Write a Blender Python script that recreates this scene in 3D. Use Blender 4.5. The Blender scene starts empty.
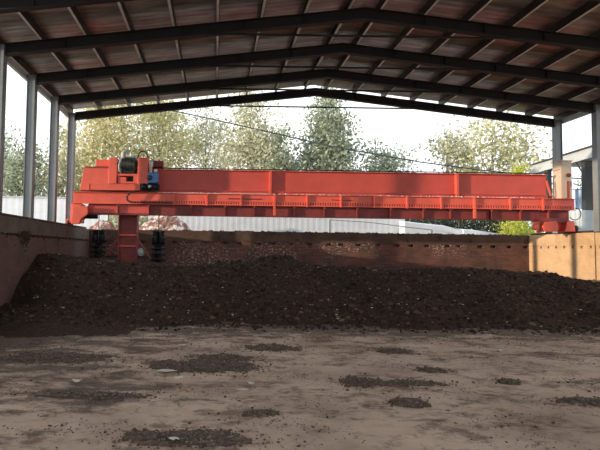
import bpy, math, random
import numpy as np
from mathutils import Vector, noise, Matrix
random.seed(7); RNG = np.random.default_rng(7)
SC = bpy.context.scene
COL = SC.collection
EYE = 1.65
R = math.radians

# ---------------------------------------------------------------- camera
F_PX, CX, CY = 501.6, 217.7, 225.0
yaw, pit, rol = R(0.205), R(2.789), R(0.786)
_cy, _sy, _cp, _sp, _cr, _sr = math.cos(yaw), math.sin(yaw), math.cos(pit), math.sin(pit), math.cos(rol), math.sin(rol)
FW = Vector((_sy*_cp, _cy*_cp, _sp)); r0 = Vector((_cy, -_sy, 0)); u0 = r0.cross(FW)
RT = _cr*r0 + _sr*u0; UP = -_sr*r0 + _cr*u0
cd = bpy.data.cameras.new('camera'); cam = bpy.data.objects.new('camera', cd); COL.objects.link(cam)
cam.matrix_world = Matrix(((RT.x, UP.x, -FW.x, 0), (RT.y, UP.y, -FW.y, 0), (RT.z, UP.z, -FW.z, EYE), (0, 0, 0, 1)))
cd.sensor_width = 36; cd.sensor_fit = 'HORIZONTAL'; cd.lens = F_PX*36/600; cd.shift_x = (300-CX)/600
cd.clip_end = 400
SC.camera = cam

def at(u, v, Y):
    """point at depth Y that the pixel of the 600x450 photograph shows"""
    d = FW + RT*((u-CX)/F_PX) - UP*((v-CY)/F_PX)
    t = Y/d.y
    return Vector((d.x*t, Y, EYE+d.z*t))
def onz(u, v, z=0.0):
    d = FW + RT*((u-CX)/F_PX) - UP*((v-CY)/F_PX)
    t = (z-EYE)/d.z
    return Vector((d.x*t, d.y*t, z))

# ---------------------------------------------------------------- mesh builder
class MB:
    def __init__(s): s.v = []; s.f = []; s.m = []; s.sm = []
    def add(s, vs, fs, m=0, smooth=False):
        o = len(s.v); s.v += [tuple(x) for x in vs]
        for f in fs: s.f.append([i+o for i in f]); s.m.append(m); s.sm.append(smooth)
        return s
    def box(s, x0, x1, y0, y1, z0, z1, m=0):
        vs = [(x, y, z) for z in (z0, z1) for y in (y0, y1) for x in (x0, x1)]
        return s.add(vs, [(0,2,3,1),(4,5,7,6),(0,1,5,4),(2,6,7,3),(0,4,6,2),(1,3,7,5)], m)
    def bar(s, a, b, w, h, m=0, up=Vector((0,0,1))):
        a = Vector(a); b = Vector(b); d = (b-a).normalized()
        if abs(d.dot(up)) > .98: up = Vector((0,1,0))
        sd = d.cross(up).normalized(); uu = sd.cross(d)
        vs = []
        for p in (a, b):
            for i, j in ((-1,-1),(1,-1),(1,1),(-1,1)): vs.append(p+sd*(i*w/2)+uu*(j*h/2))
        return s.add(vs, [(0,1,2,3),(7,6,5,4),(0,4,5,1),(1,5,6,2),(2,6,7,3),(3,7,4,0)], m)
    def ibeam(s, a, b, w, h, t=.016, m=0):
        a = Vector(a); b = Vector(b); d = (b-a).normalized(); up = Vector((0,0,1))
        if abs(d.dot(up)) > .98: up = Vector((0,1,0))
        sd = d.cross(up).normalized(); uu = sd.cross(d)
        s.bar(a+uu*(h-t)/2, b+uu*(h-t)/2, w, t, m, up); s.bar(a-uu*(h-t)/2, b-uu*(h-t)/2, w, t, m, up)
        return s.bar(a, b, t, h-2*t, m, up)
    def tube(s, pts, r, n=8, m=0, caps=True):
        pts = [Vector(p) for p in pts]; rr = r if hasattr(r, '__len__') else [r]*len(pts)
        vs = []; prev = None
        for i, p in enumerate(pts):
            d = (pts[min(i+1, len(pts)-1)]-pts[max(i-1, 0)]).normalized()
            if prev is None:
                prev = d.cross(Vector((0,0,1)))
                if prev.length < .05: prev = d.cross(Vector((0,1,0)))
            sd = (prev - d*prev.dot(d)).normalized(); prev = sd; q = d.cross(sd)
            for k in range(n):
                a = 2*math.pi*k/n; vs.append(p+(sd*math.cos(a)+q*math.sin(a))*rr[i])
        fs = []
        for i in range(len(pts)-1):
            for k in range(n):
                fs.append((i*n+k, i*n+(k+1) % n, (i+1)*n+(k+1) % n, (i+1)*n+k))
        if caps: fs.append(tuple(reversed(range(n)))); fs.append(tuple(range((len(pts)-1)*n, len(pts)*n)))
        return s.add(vs, fs, m, True)
    def prism(s, pts, y0, y1, m=0):
        """outline in x,z extruded along y"""
        n = len(pts); vs = [(x, y0, z) for x, z in pts]+[(x, y1, z) for x, z in pts]
        fs = [tuple(range(n)), tuple(reversed(range(n, 2*n)))]
        fs += [(i, i+n, (i+1) % n+n, (i+1) % n) for i in range(n)]
        return s.add(vs, fs, m)
    def build(s, name, mats, parent=None, loc=None, bevel=0):
        me = bpy.data.meshes.new(name); me.from_pydata(s.v, [], s.f)
        if not isinstance(mats, (list, tuple)): mats = [mats]
        for q in mats: me.materials.append(q)
        me.polygons.foreach_set('material_index', s.m); me.polygons.foreach_set('use_smooth', s.sm)
        me.update()
        o = bpy.data.objects.new(name, me); COL.objects.link(o)
        if parent is not None:
            o.parent = parent; o.matrix_parent_inverse = Matrix.Translation(-parent.location)
        if bevel:
            b = o.modifiers.new('bevel', 'BEVEL'); b.width = bevel; b.segments = 2; b.limit_method = 'ANGLE'
        return o
def root_loc(o):
    v = Vector((0,0,0))
    while o is not None: v += o.location; o = o.parent
    return v
def tag(o, label=None, cat=None, group=None, kind=None):
    if label: o['label'] = label
    if cat: o['category'] = cat
    if group: o['group'] = group
    if kind: o['kind'] = kind
    return o
def thing(name, label, cat, loc, group=None):
    o = bpy.data.objects.new(name, None); COL.objects.link(o); o.location = loc; o.empty_display_size = .2
    return tag(o, label, cat, group)
def npmesh(name, V, Fq, mats, parent=None, smooth=False):
    me = bpy.data.meshes.new(name)
    V = np.asarray(V, dtype=np.float32); Fq = np.asarray(Fq, dtype=np.int32); k = Fq.shape[1]
    me.vertices.add(len(V)); me.vertices.foreach_set('co', V.ravel())
    me.loops.add(Fq.size); me.loops.foreach_set('vertex_index', Fq.ravel())
    me.polygons.add(len(Fq)); me.polygons.foreach_set('loop_start', np.arange(len(Fq), dtype=np.int32)*k)
    me.polygons.foreach_set('use_smooth', np.full(len(Fq), smooth))
    for q in (mats if isinstance(mats, (list, tuple)) else [mats]): me.materials.append(q)
    me.update(calc_edges=True); me.validate()
    o = bpy.data.objects.new(name, me); COL.objects.link(o)
    if parent is not None:
        o.parent = parent; o.matrix_parent_inverse = Matrix.Translation(-parent.location)
    return o

# ---------------------------------------------------------------- materials
def nmat(name):
    m = bpy.data.materials.new(name); m.use_nodes = True; nt = m.node_tree; nt.nodes.clear()
    out = nt.nodes.new('ShaderNodeOutputMaterial'); b = nt.nodes.new('ShaderNodeBsdfPrincipled')
    nt.links.new(b.outputs[0], out.inputs[0]); return m, nt, b
def N(nt, t, **k):
    n = nt.nodes.new(t)
    for a, b in k.items(): setattr(n, a, b)
    return n
def ramp(nt, src, stops):
    r = N(nt, 'ShaderNodeValToRGB'); e = r.color_ramp.elements
    while len(e) < len(stops): e.new(.5)
    for q, (p, c) in zip(e, stops): q.position = p; q.color = (*c, 1)
    nt.links.new(src, r.inputs[0]); return r.outputs[0]
def noisen(nt, scale, detail=5, rough=.6, vec=None):
    n = N(nt, 'ShaderNodeTexNoise'); n.inputs['Scale'].default_value = scale
    n.inputs['Detail'].default_value = detail; n.inputs['Roughness'].default_value = rough
    if vec is None:
        tc = N(nt, 'ShaderNodeTexCoord'); vec = tc.outputs['Object']
    nt.links.new(vec, n.inputs['Vector']); return n.outputs['Fac']
def mapv(nt, sc):
    tc = N(nt, 'ShaderNodeTexCoord'); mp = N(nt, 'ShaderNodeMapping'); mp.inputs['Scale'].default_value = sc
    nt.links.new(tc.outputs['Object'], mp.inputs[0]); return mp.outputs[0]
def mixc(nt, fac, a, b, mode='MIX'):
    m = N(nt, 'ShaderNodeMix', data_type='RGBA', blend_type=mode)
    def put(i, v):
        if hasattr(v, 'links') or hasattr(v, 'is_linked'): nt.links.new(v, m.inputs[i])
        else: m.inputs[i].default_value = v if isinstance(v, (int, float)) else (*v, 1)
    put(0, fac); put(6, a); put(7, b); return m.outputs[2]
def bump(nt, b, h, s=.5, d=.02):
    n = N(nt, 'ShaderNodeBump'); n.inputs['Strength'].default_value = s; n.inputs['Distance'].default_value = d
    nt.links.new(h, n.inputs['Height']); nt.links.new(n.outputs[0], b.inputs['Normal'])
def pbr(name, c, rough=.6, metal=0, var=.25, scale=6, bmp=0, spots=None):
    m, nt, b = nmat(name)
    dk = tuple(x*(1-var) for x in c); lt = tuple(min(1, x*(1+var)) for x in c)
    n = noisen(nt, scale); colr = ramp(nt, n, [(.3, dk), (.7, lt)])
    if spots:
        n2 = noisen(nt, spots[1], 6, .7); f = ramp(nt, n2, [(spots[2], (0,0,0)), (spots[2]+.06, (1,1,1))])
        colr = mixc(nt, f, colr, spots[0])
    nt.links.new(colr, b.inputs['Base Color']); b.inputs['Roughness'].default_value = rough; b.inputs['Metallic'].default_value = metal
    if bmp: bump(nt, b, noisen(nt, scale*6), bmp)
    return m
M = {}
M['red'] = pbr('orange_red_paint', (.76, .125, .078), .5, 0, .1, 2.5, 0, ((.30, .06, .035), 5, .66))
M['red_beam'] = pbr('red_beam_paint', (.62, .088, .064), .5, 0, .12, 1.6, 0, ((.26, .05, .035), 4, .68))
M['red_dark'] = pbr('dark_red_paint', (.23, .034, .032), .6, 0, .2, 3, 0, ((.10, .03, .025), 5, .6))  # dark red for small parts, and painted shade on lower beam and rear box
M['black_steel'] = pbr('black_brown_steel', (.0105, .0085, .008), .7, 0, .3, 3)
M['col_grey'] = pbr('grey_column_paint', (.20, .22, .23), .5, 0, .12, 2, 0, ((.16, .13, .11), 4, .68))
M['galv'] = pbr('purlin_steel_lit', (.85, .83, .81), .4, 0, .2, 4)  # lit copy of the galvanised purlin steel, brightness painted into the flange
M['purlin'] = pbr('purlin_steel_shaded', (.035, .027, .024), .5, 0, .25, 4)  # shaded copy of the same purlin steel, web darkened by colour
M['rail'] = pbr('rusty_rail', (.09, .055, .04), .7, .3, .4, 6, .3)
M['blackgear'] = pbr('greasy_black_iron', (.012, .013, .014), .45, .3, .3, 8)
M['motor'] = pbr('dark_green_grey_motor', (.05, .065, .06), .5, .2, .3, 10)
M['palegrey'] = pbr('pale_grey_paint', (.50, .52, .50), .5, 0, .15, 5)
M['blue'] = pbr('blue_paint', (.07, .20, .48), .45, 0, .15, 5)
M['white'] = pbr('white_plastic', (.75, .75, .72), .5, 0, .1, 6)
M['cab'] = pbr('grey_beige_cabinet_paint', (.52, .41, .31), .5, 0, .08, 3, 0, ((.35, .22, .15), 5, .7))
M['rubber'] = pbr('black_rubber', (.015, .015, .016), .7, 0, .2, 8)
M['scrap'] = pbr('dirty_white_scrap', (.55, .52, .46), .7, 0, .2, 12)
M['shedwhite'] = pbr('pale_shed_sheet', (.42, .45, .47), .5, 0, .1, 1)
M['sheddark'] = pbr('dark_shed_post', (.03, .035, .038), .6, 0, .2, 2)
M['bark'] = pbr('tree_bark', (.30, .27, .22), .85, 0, .35, 8, .4)
M['tarp'] = pbr('blue_tarpaulin', (.42, .58, .82), .6, 0, .1, 3)

def leafmat(name, c1, c2):
    m = bpy.data.materials.new(name); m.use_nodes = True; nt = m.node_tree; nt.nodes.clear()
    out = N(nt, 'ShaderNodeOutputMaterial'); g = N(nt, 'ShaderNodeNewGeometry')
    colr = ramp(nt, g.outputs['Random Per Island'], [(0, c1), (1, c2)])
    d = N(nt, 'ShaderNodeBsdfDiffuse'); t = N(nt, 'ShaderNodeBsdfTranslucent'); mx = N(nt, 'ShaderNodeMixShader'); mx.inputs[0].default_value = .45
    nt.links.new(colr, d.inputs[0]); nt.links.new(colr, t.inputs[0]); nt.links.new(d.outputs[0], mx.inputs[1]); nt.links.new(t.outputs[0], mx.inputs[2])
    nt.links.new(mx.outputs[0], out.inputs[0]); return m
LEAF = {
 'olive': leafmat('olive_yellow_leaves', (.26, .27, .15), (.76, .73, .46)),
 'green': leafmat('grey_green_leaves', (.15, .19, .13), (.56, .60, .46)),
 'yellow': leafmat('yellow_green_leaves', (.34, .33, .17), (.88, .82, .52)),
 'mix': leafmat('pale_olive_leaves', (.26, .28, .19), (.80, .78, .58)),
 'bright': leafmat('bright_yellow_green_leaves', (.34, .40, .05), (.70, .72, .20)),
 'dark': leafmat('dark_hedge_leaves', (.03, .04, .03), (.14, .17, .12)),
}

def brickmat(name, c1, c2, mortar, bw=.24, bh=.062, grime=(.05, .035, .028), gl=.55, efflo=None, cont=.9):
    m, nt, b = nmat(name)
    tc = N(nt, 'ShaderNodeTexCoord'); sx = N(nt, 'ShaderNodeSeparateXYZ'); cx = N(nt, 'ShaderNodeCombineXYZ')
    nt.links.new(tc.outputs['Object'], sx.inputs[0]); nt.links.new(sx.outputs[0], cx.inputs[0]); nt.links.new(sx.outputs[2], cx.inputs[1])
    br = N(nt, 'ShaderNodeTexBrick'); nt.links.new(cx.outputs[0], br.inputs[0])
    br.inputs['Scale'].default_value = 1; br.inputs['Brick Width'].default_value = bw; br.inputs['Row Height'].default_value = bh
    br.inputs['Mortar Size'].default_value = .008; br.inputs['Color1'].default_value = (*c1, 1); br.inputs['Color2'].default_value = (*c2, 1); br.inputs['Mortar'].default_value = (*mortar, 1)
    n = noisen(nt, 1.3, 6, .65); f = ramp(nt, n, [(gl-.12, (0,0,0)), (gl+.15, (cont,)*3)])
    c = mixc(nt, f, br.outputs[0], grime)
    if efflo:
        n2 = noisen(nt, 9, 4, .7, mapv(nt, (1, 1, 2.2))); n3 = noisen(nt, .45, 3, .5)
        a = ramp(nt, n2, [(.53, (0,0,0)), (.60, (1,1,1))]); a3 = ramp(nt, n3, [(.44, (0,0,0)), (.60, (1,1,1))])
        f2 = mixc(nt, 1.0, a, a3, 'MULTIPLY'); c = mixc(nt, f2, c, efflo)
    nt.links.new(c, b.inputs['Base Color']); b.inputs['Roughness'].default_value = .9
    bump(nt, b, br.outputs['Fac'], -.4, .01)
    return m
M['brick_left'] = brickmat('dull_brick', (.155, .082, .070), (.115, .062, .054), (.13, .09, .08), gl=.62)
M['brick_back'] = brickmat('rust_red_brick', (.20, .075, .055), (.11, .045, .035), (.15, .09, .07), gl=.52, efflo=(.46, .36, .30))
M['ochre'] = brickmat('ochre_rendered_brick', (.60, .40, .22), (.53, .345, .19), (.50, .34, .20), grime=(.36, .22, .13), gl=.56, cont=.7)
M['ring'] = pbr('grimy_concrete_band', (.125, .095, .078), .9, 0, .3, 2.2, .4, ((.05, .04, .032), 3.5, .58))
M['ring_back'] = pbr('brown_concrete_band', (.10, .062, .045), .9, 0, .35, 1.8, .4, ((.045, .03, .024), 3, .56))

# roof sheet: fine ribs running from eave to ridge
m, nt, b = nmat('brown_foil_roof_sheet')
w = N(nt, 'ShaderNodeTexWave', wave_type='BANDS', bands_direction='Y'); w.inputs['Scale'].default_value = 1.6; w.inputs['Distortion'].default_value = .6; w.inputs['Detail'].default_value = 1
tc = N(nt, 'ShaderNodeTexCoord'); nt.links.new(tc.outputs['Object'], w.inputs[0])
ns = noisen(nt, 1.0, 5, .6, mapv(nt, (.8, 3.5, 1)))
c1 = ramp(nt, ns, [(.34, (.21, .14, .12)), (.5, (.38, .295, .265)), (.66, (.60, .545, .51))])
c2 = mixc(nt, .18, c1, ramp(nt, w.outputs['Fac'], [(0, (.12, .09, .08)), (1, (.46, .40, .37))]))
nt.links.new(c2, b.inputs['Base Color']); b.inputs['Roughness'].default_value = .38; b.inputs['Metallic'].default_value = .35
bump(nt, b, w.outputs['Fac'], .18, .02); M['roof'] = m

# compost
m, nt, b = nmat('dark_crumbly_compost')
n1 = noisen(nt, 14, 8, .75); n2 = noisen(nt, .5, 3, .5)
c = ramp(nt, n1, [(.30, (.018, .012, .009)), (.52, (.052, .034, .025)), (.75, (.12, .080, .057))])
c = mixc(nt, ramp(nt, n2, [(.4, (0,0,0)), (.6, (.5,.5,.5))]), c, (.046, .030, .022))
nt.links.new(c, b.inputs['Base Color']); b.inputs['Roughness'].default_value = .95; b.inputs['Specular IOR Level'].default_value = .2
bump(nt, b, n1, .9, .05); M['compost'] = m
m, nt, b = nmat('compost_clods'); g = N(nt, 'ShaderNodeNewGeometry')
nt.links.new(ramp(nt, g.outputs['Random Per Island'], [(0, (.020, .013, .010)), (.6, (.058, .039, .029)), (.93, (.12, .078, .054)), (1, (.18, .13, .10))]), b.inputs['Base Color'])
b.inputs['Roughness'].default_value = .95; b.inputs['Specular IOR Level'].default_value = .2; M['clod'] = m
m, nt, b = nmat('dry_dung_litter'); g = N(nt, 'ShaderNodeNewGeometry')
nt.links.new(ramp(nt, g.outputs['Random Per Island'], [(0, (.045, .032, .023)), (.6, (.10, .075, .055)), (1, (.24, .19, .14))]), b.inputs['Base Color'])
b.inputs['Roughness'].default_value = .95; M['litter'] = m

# floor
m, nt, b = nmat('trodden_dirt_floor')
v = mapv(nt, (1, 1, 1)); big = noisen(nt, .7, 8, .7, v); med = noisen(nt, 3.4, 9, .78, v); fine = noisen(nt, 22, 6, .75, v); str_ = noisen(nt, 1.5, 9, .74, mapv(nt, (.8, 1.0, 1)))
c = ramp(nt, big, [(.3, (.32, .235, .175)), (.55, (.55, .42, .325)), (.75, (.66, .52, .41))])
c = mixc(nt, ramp(nt, str_, [(.52, (0,0,0)), (.60, (.8,.8,.8))]), c, (.17, .097, .073))
c = mixc(nt, ramp(nt, med, [(.56, (0,0,0)), (.62, (.75,.75,.75))]), c, (.16, .118, .088))
tcf = N(nt, 'ShaderNodeTexCoord'); sxf = N(nt, 'ShaderNodeSeparateXYZ'); nt.links.new(tcf.outputs['Object'], sxf.inputs[0])
def mth(op, a, b_):
    q = N(nt, 'ShaderNodeMath', operation=op)
    for i, v_ in enumerate((a, b_)):
        if isinstance(v_, (int, float)): q.inputs[i].default_value = v_
        else: nt.links.new(v_, q.inputs[i])
    return q.outputs[0]
# compost trodden out from the foot of the heap and along the left wall
nb = noisen(nt, 1.7, 10, .72, mapv(nt, (.6, 1.3, 1)))
fy = mth('MULTIPLY', mth('SUBTRACT', sxf.outputs[1], 9.3), .26); fx = mth('MULTIPLY', mth('SUBTRACT', 0.3, sxf.outputs[0]), .085)
lft = mth('MAXIMUM', fy, mth('MINIMUM', mth('MAXIMUM', fx, 0), mth('MULTIPLY', mth('SUBTRACT', sxf.outputs[1], 4.8), .22)))
lv = mth('ADD', mth('MAXIMUM', lft, -.06), mth('SUBTRACT', mth('MULTIPLY', nb, 1.9), .45))
c = mixc(nt, ramp(nt, lv, [(.56, (0,0,0)), (.76, (.85,.85,.85))]), c, (.080, .056, .041))
c = mixc(nt, ramp(nt, fine, [(.62, (0,0,0)), (.70, (.6,.6,.6))]), c, (.06, .048, .04))
nt.links.new(c, b.inputs['Base Color']); b.inputs['Roughness'].default_value = .88; bump(nt, b, fine, .6, .015)
M['floor'] = m
M['ground'] = pbr('dusty_ground', (.26, .23, .17), .9, 0, .3, .7)

def corr(name, c, axis='X', scale=3.2, dirt=(.35, .28, .22), thr=.72):
    m, nt, b = nmat(name); w = N(nt, 'ShaderNodeTexWave', wave_type='BANDS', bands_direction=axis); w.inputs['Scale'].default_value = scale
    tc = N(nt, 'ShaderNodeTexCoord'); nt.links.new(tc.outputs['Object'], w.inputs[0])
    n = noisen(nt, 1.6, 5, .6, mapv(nt, (1, 1, 2))); c1 = ramp(nt, n, [(.3, tuple(x*.86 for x in c)), (.7, c)])
    c1 = mixc(nt, ramp(nt, n, [(thr, (0,0,0)), (thr+.04, (1,1,1))]), c1, dirt)
    nt.links.new(c1, b.inputs['Base Color']); b.inputs['Roughness'].default_value = .5; bump(nt, b, w.outputs['Fac'], .06, .02); return m
M['sheet'] = corr('pale_corrugated_sheet', (.62, .68, .74))
M['sheet_left'] = corr('white_fence_sheet', (.66, .70, .74))
M['bin'] = corr('galvanised_corrugated_sheet', (.40, .46, .50), scale=4)
M['dung'] = pbr('dried_dung', (.112, .080, .060), .95, 0, .45, 25, .5)
M['rubble'] = pbr('red_brown_rubble', (.24, .12, .095), .9, 0, .4, 3, .5, ((.75, .68, .60), 1.7, .52))

# ---------------------------------------------------------------- light
wd = bpy.data.worlds.new('sky'); SC.world = wd; wd.use_nodes = True; nt = wd.node_tree; nt.nodes.clear()
out = N(nt, 'ShaderNodeOutputWorld'); bg = N(nt, 'ShaderNodeBackground'); tc = N(nt, 'ShaderNodeTexCoord')
n = noisen(nt, 1.6, 4, .5, tc.outputs['Generated'])
nt.links.new(ramp(nt, n, [(.35, (.80, .90, 1.0)), (.6, (.98, .99, 1.0))]), bg.inputs[0]); bg.inputs[1].default_value = 1.25
nt.links.new(bg.outputs[0], out.inputs[0])
sd = bpy.data.lights.new('sun', 'SUN'); sd.energy = 3.6; sd.color = (1, .80, .58); sd.angle = R(.6)
so = bpy.data.objects.new('sun', sd); COL.objects.link(so); so.location = (-20, 0, 12)
so.rotation_euler = Vector((1, .30, -.096)).to_track_quat('-Z', 'Y').to_euler()

# ---------------------------------------------------------------- setting: walls
XL, XR, YBK = -4.95, 12.28, 19.62
ZT, ZH = 2.37, 1.95
def wall(name, L, mats, gaps, rot, origin, hw=.12, thick=.5, skip=0, band=.015):
    """brick wall in its own frame: x along, y outwards, z up; a course of open holes under the ring band"""
    b = MB(); z0, z1 = ZH-.10, ZH-.005; dp = .18
    b.box(0, L, 0, thick, -.05, z0, 0); b.box(0, L, dp, thick, z0, z1, 0)
    x = 0
    for g in gaps:
        b.box(x, g-hw/2, 0, dp, z0, z1, 0); x = g+hw/2
    b.box(x, L, 0, dp, z0, z1, 0)
    b.box(0, L, 0, thick, z1, ZH+.02, 0)
    b.box(0, L, -band, thick, ZH+.02, ZT, 1)
    o = b.build(name, mats); o.rotation_euler.z = rot; o.location = origin
    return tag(o, kind='structure')
kb = 0.0
wall('wall_left', 24.82, [M['brick_left'], M['ring']], [1.5+i*1.3 for i in range(17)], R(90), (XL, -5.2, 0), hw=.09)
Lb = XR-XL
wall('wall_back', Lb, [M['brick_back'], M['ring_back']], [.7+i*.66+random.uniform(-.13, .13) for i in range(26)], kb, (XL, YBK, 0), hw=.22)
wall('wall_right', 24.82, [M['ochre'], M['ochre']], [.3+i*.42 for i in range(60)], R(-90), (XR, YBK, 0), hw=.10)
# a hair-thin expansion joint on the right wall
tag(MB().box(XR-.02, XR+.01, 16.16, 16.19, .2, ZT).build('trim_1', M['ring']), kind='structure')

# floor with shallow relief
def heap(x, y):
    """height of the compost over the floor"""
    t = (x-XL)/(XR-XL)
    base = 11.15+.25*math.sin(x*.9)+.18*math.sin(x*2.3+1)+.15*max(0, -(x+2))
    crest_h = 1.16+.05*math.sin(x*.8+.5)+.04*math.sin(x*2.1)
    if x < -1.8: crest_h += .22*min(1, (-1.8-x)/2.2)
    if x > 7.5: crest_h -= .36*min(1, (x-7.5)/4.2)
    run = 3.6
    if x < -2.2: run = 3.6-1.3*min(1, (-2.2-x)/2.2)
    s = (y-base)/run
    if s <= 0:
        ap = min(1, max(0, (-1.3-x)/2.0))*.36*max(0, 1+s*run/2.5)**1.4
        return ap-.05 if ap > .01 else -.06
    s1 = min(1, s); h = crest_h*(1-(1-s1)**1.55)
    if s > 1: h -= min(.16, .05*(s-1)*run)
    c = at(277, 258, 17.0); d2 = ((x-c.x)/1.0)**2+((y-17)/.8)**2
    h += .42*math.exp(-d2*1.4)
    if x < -2.3: h += min(1, (-2.3-x)/1.5)*.22*noise.noise((x*.9, y*1.1, 21))
    return h
nx, ny = 330, 360
xs = np.linspace(XL-.05, XR+.05, nx); ys = np.concatenate([np.linspace(-5, 2.5, 40), 2.5+(12.8-2.5)*np.linspace(0, 1, ny-60)**1.15, np.linspace(13, YBK+.04, 20)])
V = []
for y in ys:
    for x in xs:
        z = .018*noise.noise((x*.7, y*.7, 0))+.02*max(0, noise.noise((x*2.6, y*2.6, 3)))+.012*noise.noise((x*7, y*7, 1))+.006*noise.noise((x*19, y*19, 5))
        V.append((x, y, z-.012))
idx = np.arange(len(ys)*nx).reshape(len(ys), nx)
Fq = np.stack([idx[:-1, :-1], idx[:-1, 1:], idx[1:, 1:], idx[1:, :-1]], -1).reshape(-1, 4)
keep = [y < YBK+.1 for y in ys for x in xs]; keep = np.array(keep)
Fq = Fq[keep[Fq].all(1)]
tag(npmesh('floor', V, Fq, M['floor'], smooth=True), kind='structure')
g = MB().box(-90, 90, -30, 150, -.5, -.09); tag(g.build('ground', M['ground']), kind='structure')

# compost heap
nx, ny = 430, 290
xs = np.linspace(XL+.005, XR-.005, nx); ts = np.linspace(0, 1, ny)
V = []
for t in ts:
    for x in xs:
        yb = YBK-.01
        y = 8.3+(yb-8.3)*t**1.05
        h = heap(x, y)
        k = max(0, min(1, (h+.06)*4))
        n1 = noise.noise((x*1.1, y*1.1, 7))*.09+noise.noise((x*3, y*3, 2))*.055+noise.noise((x*8, y*8, 4))*.035+noise.noise((x*20, y*20, 9))*.022
        V.append((x, y, h+k*n1))
idx = np.arange(nx*ny).reshape(ny, nx)
Fq = np.stack([idx[:-1, :-1], idx[:-1, 1:], idx[1:, 1:], idx[1:, :-1]], -1).reshape(-1, 4)
hp = npmesh('compost_heap', V, Fq, M['compost'], smooth=False)
tag(hp, 'long dark brown compost heap spread across the trough below the red gantry', 'compost', kind='stuff')

PHI = (1+5**.5)/2
ICO = np.array([(-1,PHI,0),(1,PHI,0),(-1,-PHI,0),(1,-PHI,0),(0,-1,PHI),(0,1,PHI),(0,-1,-PHI),(0,1,-PHI),(PHI,0,-1),(PHI,0,1),(-PHI,0,-1),(-PHI,0,1)])/1.9
ICF = np.array([(0,11,5),(0,5,1),(0,1,7),(0,7,10),(0,10,11),(1,5,9),(5,11,4),(11,10,2),(10,7,6),(7,1,8),(3,9,4),(3,4,2),(3,2,6),(3,6,8),(3,8,9),(4,9,5),(2,4,11),(6,2,10),(8,6,7),(9,8,1)])
def lumps(name, pts, sizes, mat, flat=.75, parent=None):
    n = len(pts); A = RNG.uniform(.65, 1.3, (n, 12, 1)); V = ICO[None]*A
    a = RNG.uniform(0, 6.28, n); ca, sa = np.cos(a), np.sin(a); st = RNG.uniform(.7, 1.5, (n, 1))
    X = V[..., 0]*st; Y = V[..., 1]; Z = V[..., 2]*flat
    V = np.stack([X*ca[:, None]-Y*sa[:, None], X*sa[:, None]+Y*ca[:, None], Z], -1)*np.asarray(sizes)[:, None, None]+np.asarray(pts)[:, None, :]
    Fi = ICF[None]+(np.arange(n)*12)[:, None, None]
    return npmesh(name, V.reshape(-1, 3), Fi.reshape(-1, 3), mat, parent)
pts = []; sz = []
while len(pts) < 15000:
    x = random.uniform(XL+.1, XR-.1); y = random.uniform(10.2, 17.5) if random.random() < .9 else random.uniform(10.2, YBK-.2)
    h = heap(x, y)
    if h <= -.05:
        if random.random() < math.exp(-(11.0-y)*3)*1.0: h = 0
        else: continue
    s = random.choice((.018, .022, .028, .035)) if random.random() < .93 else random.uniform(.04, .07)
    if h > 0: h += noise.noise((x*1.1, y*1.1, 7))*.09+noise.noise((x*3, y*3, 2))*.055+noise.noise((x*8, y*8, 4))*.035
    pts.append((x, y, h+s*.25)); sz.append(s)
tag(lumps('compost_clods', pts, sz, M['clod']), 'loose dark clods strewn all over the compost heap', 'clods', kind='stuff')
pts = []; sz = []
while len(pts) < 110:
    x = random.uniform(XL+.5, XR-.3); y = random.choice((random.uniform(10.9, 12.4), random.uniform(11, 15)))
    h = heap(x, y)
    if h < 0: continue
    h += noise.noise((x*1.1, y*1.1, 7))*.09+noise.noise((x*3, y*3, 2))*.055+noise.noise((x*8, y*8, 4))*.035
    pts.append((x, y, h+.025)); sz.append(random.uniform(.012, .030))
tag(lumps('pale_chips', pts, sz, M['scrap'], .5), 'small pale chips sprinkled over the compost heap', 'chips', kind='stuff')

# crumbs strewn over the floor
pts = []; sz = []
while len(pts) < 22000:
    x = random.uniform(XL+.1, 9); y = random.uniform(2.8, 11.3)
    q = noise.noise((x*.9, y*1.6, 11))*.7+noise.noise((x*2.7, y*4, 12))*.4
    if q < random.uniform(-.1, .55)-.35*max(0, min(1, (y-7.5)/3))-.25*max(0, min(1, (-1.5-x)/2)): continue
    s = random.choice((.004, .005, .007, .009)) if random.random() < .97 else random.uniform(.012, .02)
    pts.append((x, y, s*.2)); sz.append(s)
tag(lumps('floor_crumbs', pts, sz, M['litter'], .5), 'dark crumbs of dry dung strewn over the dirt floor', 'crumbs', kind='stuff')

# low clumps of litter on the floor (each a thing): pixel of its middle, half widths in metres, height
CL = [(188, 438, .46, .17, .05, 'broad dark dung clump at the very front of the dirt floor'),
      (205, 366, .62, .34, .05, 'wide dark litter patch just behind the large white scrap'),
      (222, 358, .38, .20, .05, 'dark litter patch behind the wide one near the white scrap'),
      (262, 414, .16, .08, .05, 'small round dung clump in front of the white scrap, centre front'),
      (272, 348, .36, .22, .06, 'dark litter mound close to the heap, left of centre'),
      (362, 382, .22, .16, .07, 'small dark dung mound alone at centre of the floor'),
      (408, 402, .17, .12, .045, 'dark dung clump right of centre, nearest the camera on that side'),
      (412, 383, .34, .11, .03, 'flat streak of litter behind the right-hand dung clump'),
      (395, 351, .26, .14, .05, 'low litter mound right of centre near the heap'),
      (92, 395, .50, .10, .035, 'long dark litter streak on the left part of the floor'),
      (60, 358, .60, .26, .06, 'dark litter spread at the foot of the left wall before the heap'),
      (432, 370, .17, .10, .04, 'tiny litter clump behind the flat streak at right'),
      (508, 381, .12, .08, .04, 'tiny dung clump far right on the pale floor'),
      (590, 402, .32, .11, .05, 'dark dung clump at the right edge of the floor')]
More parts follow.
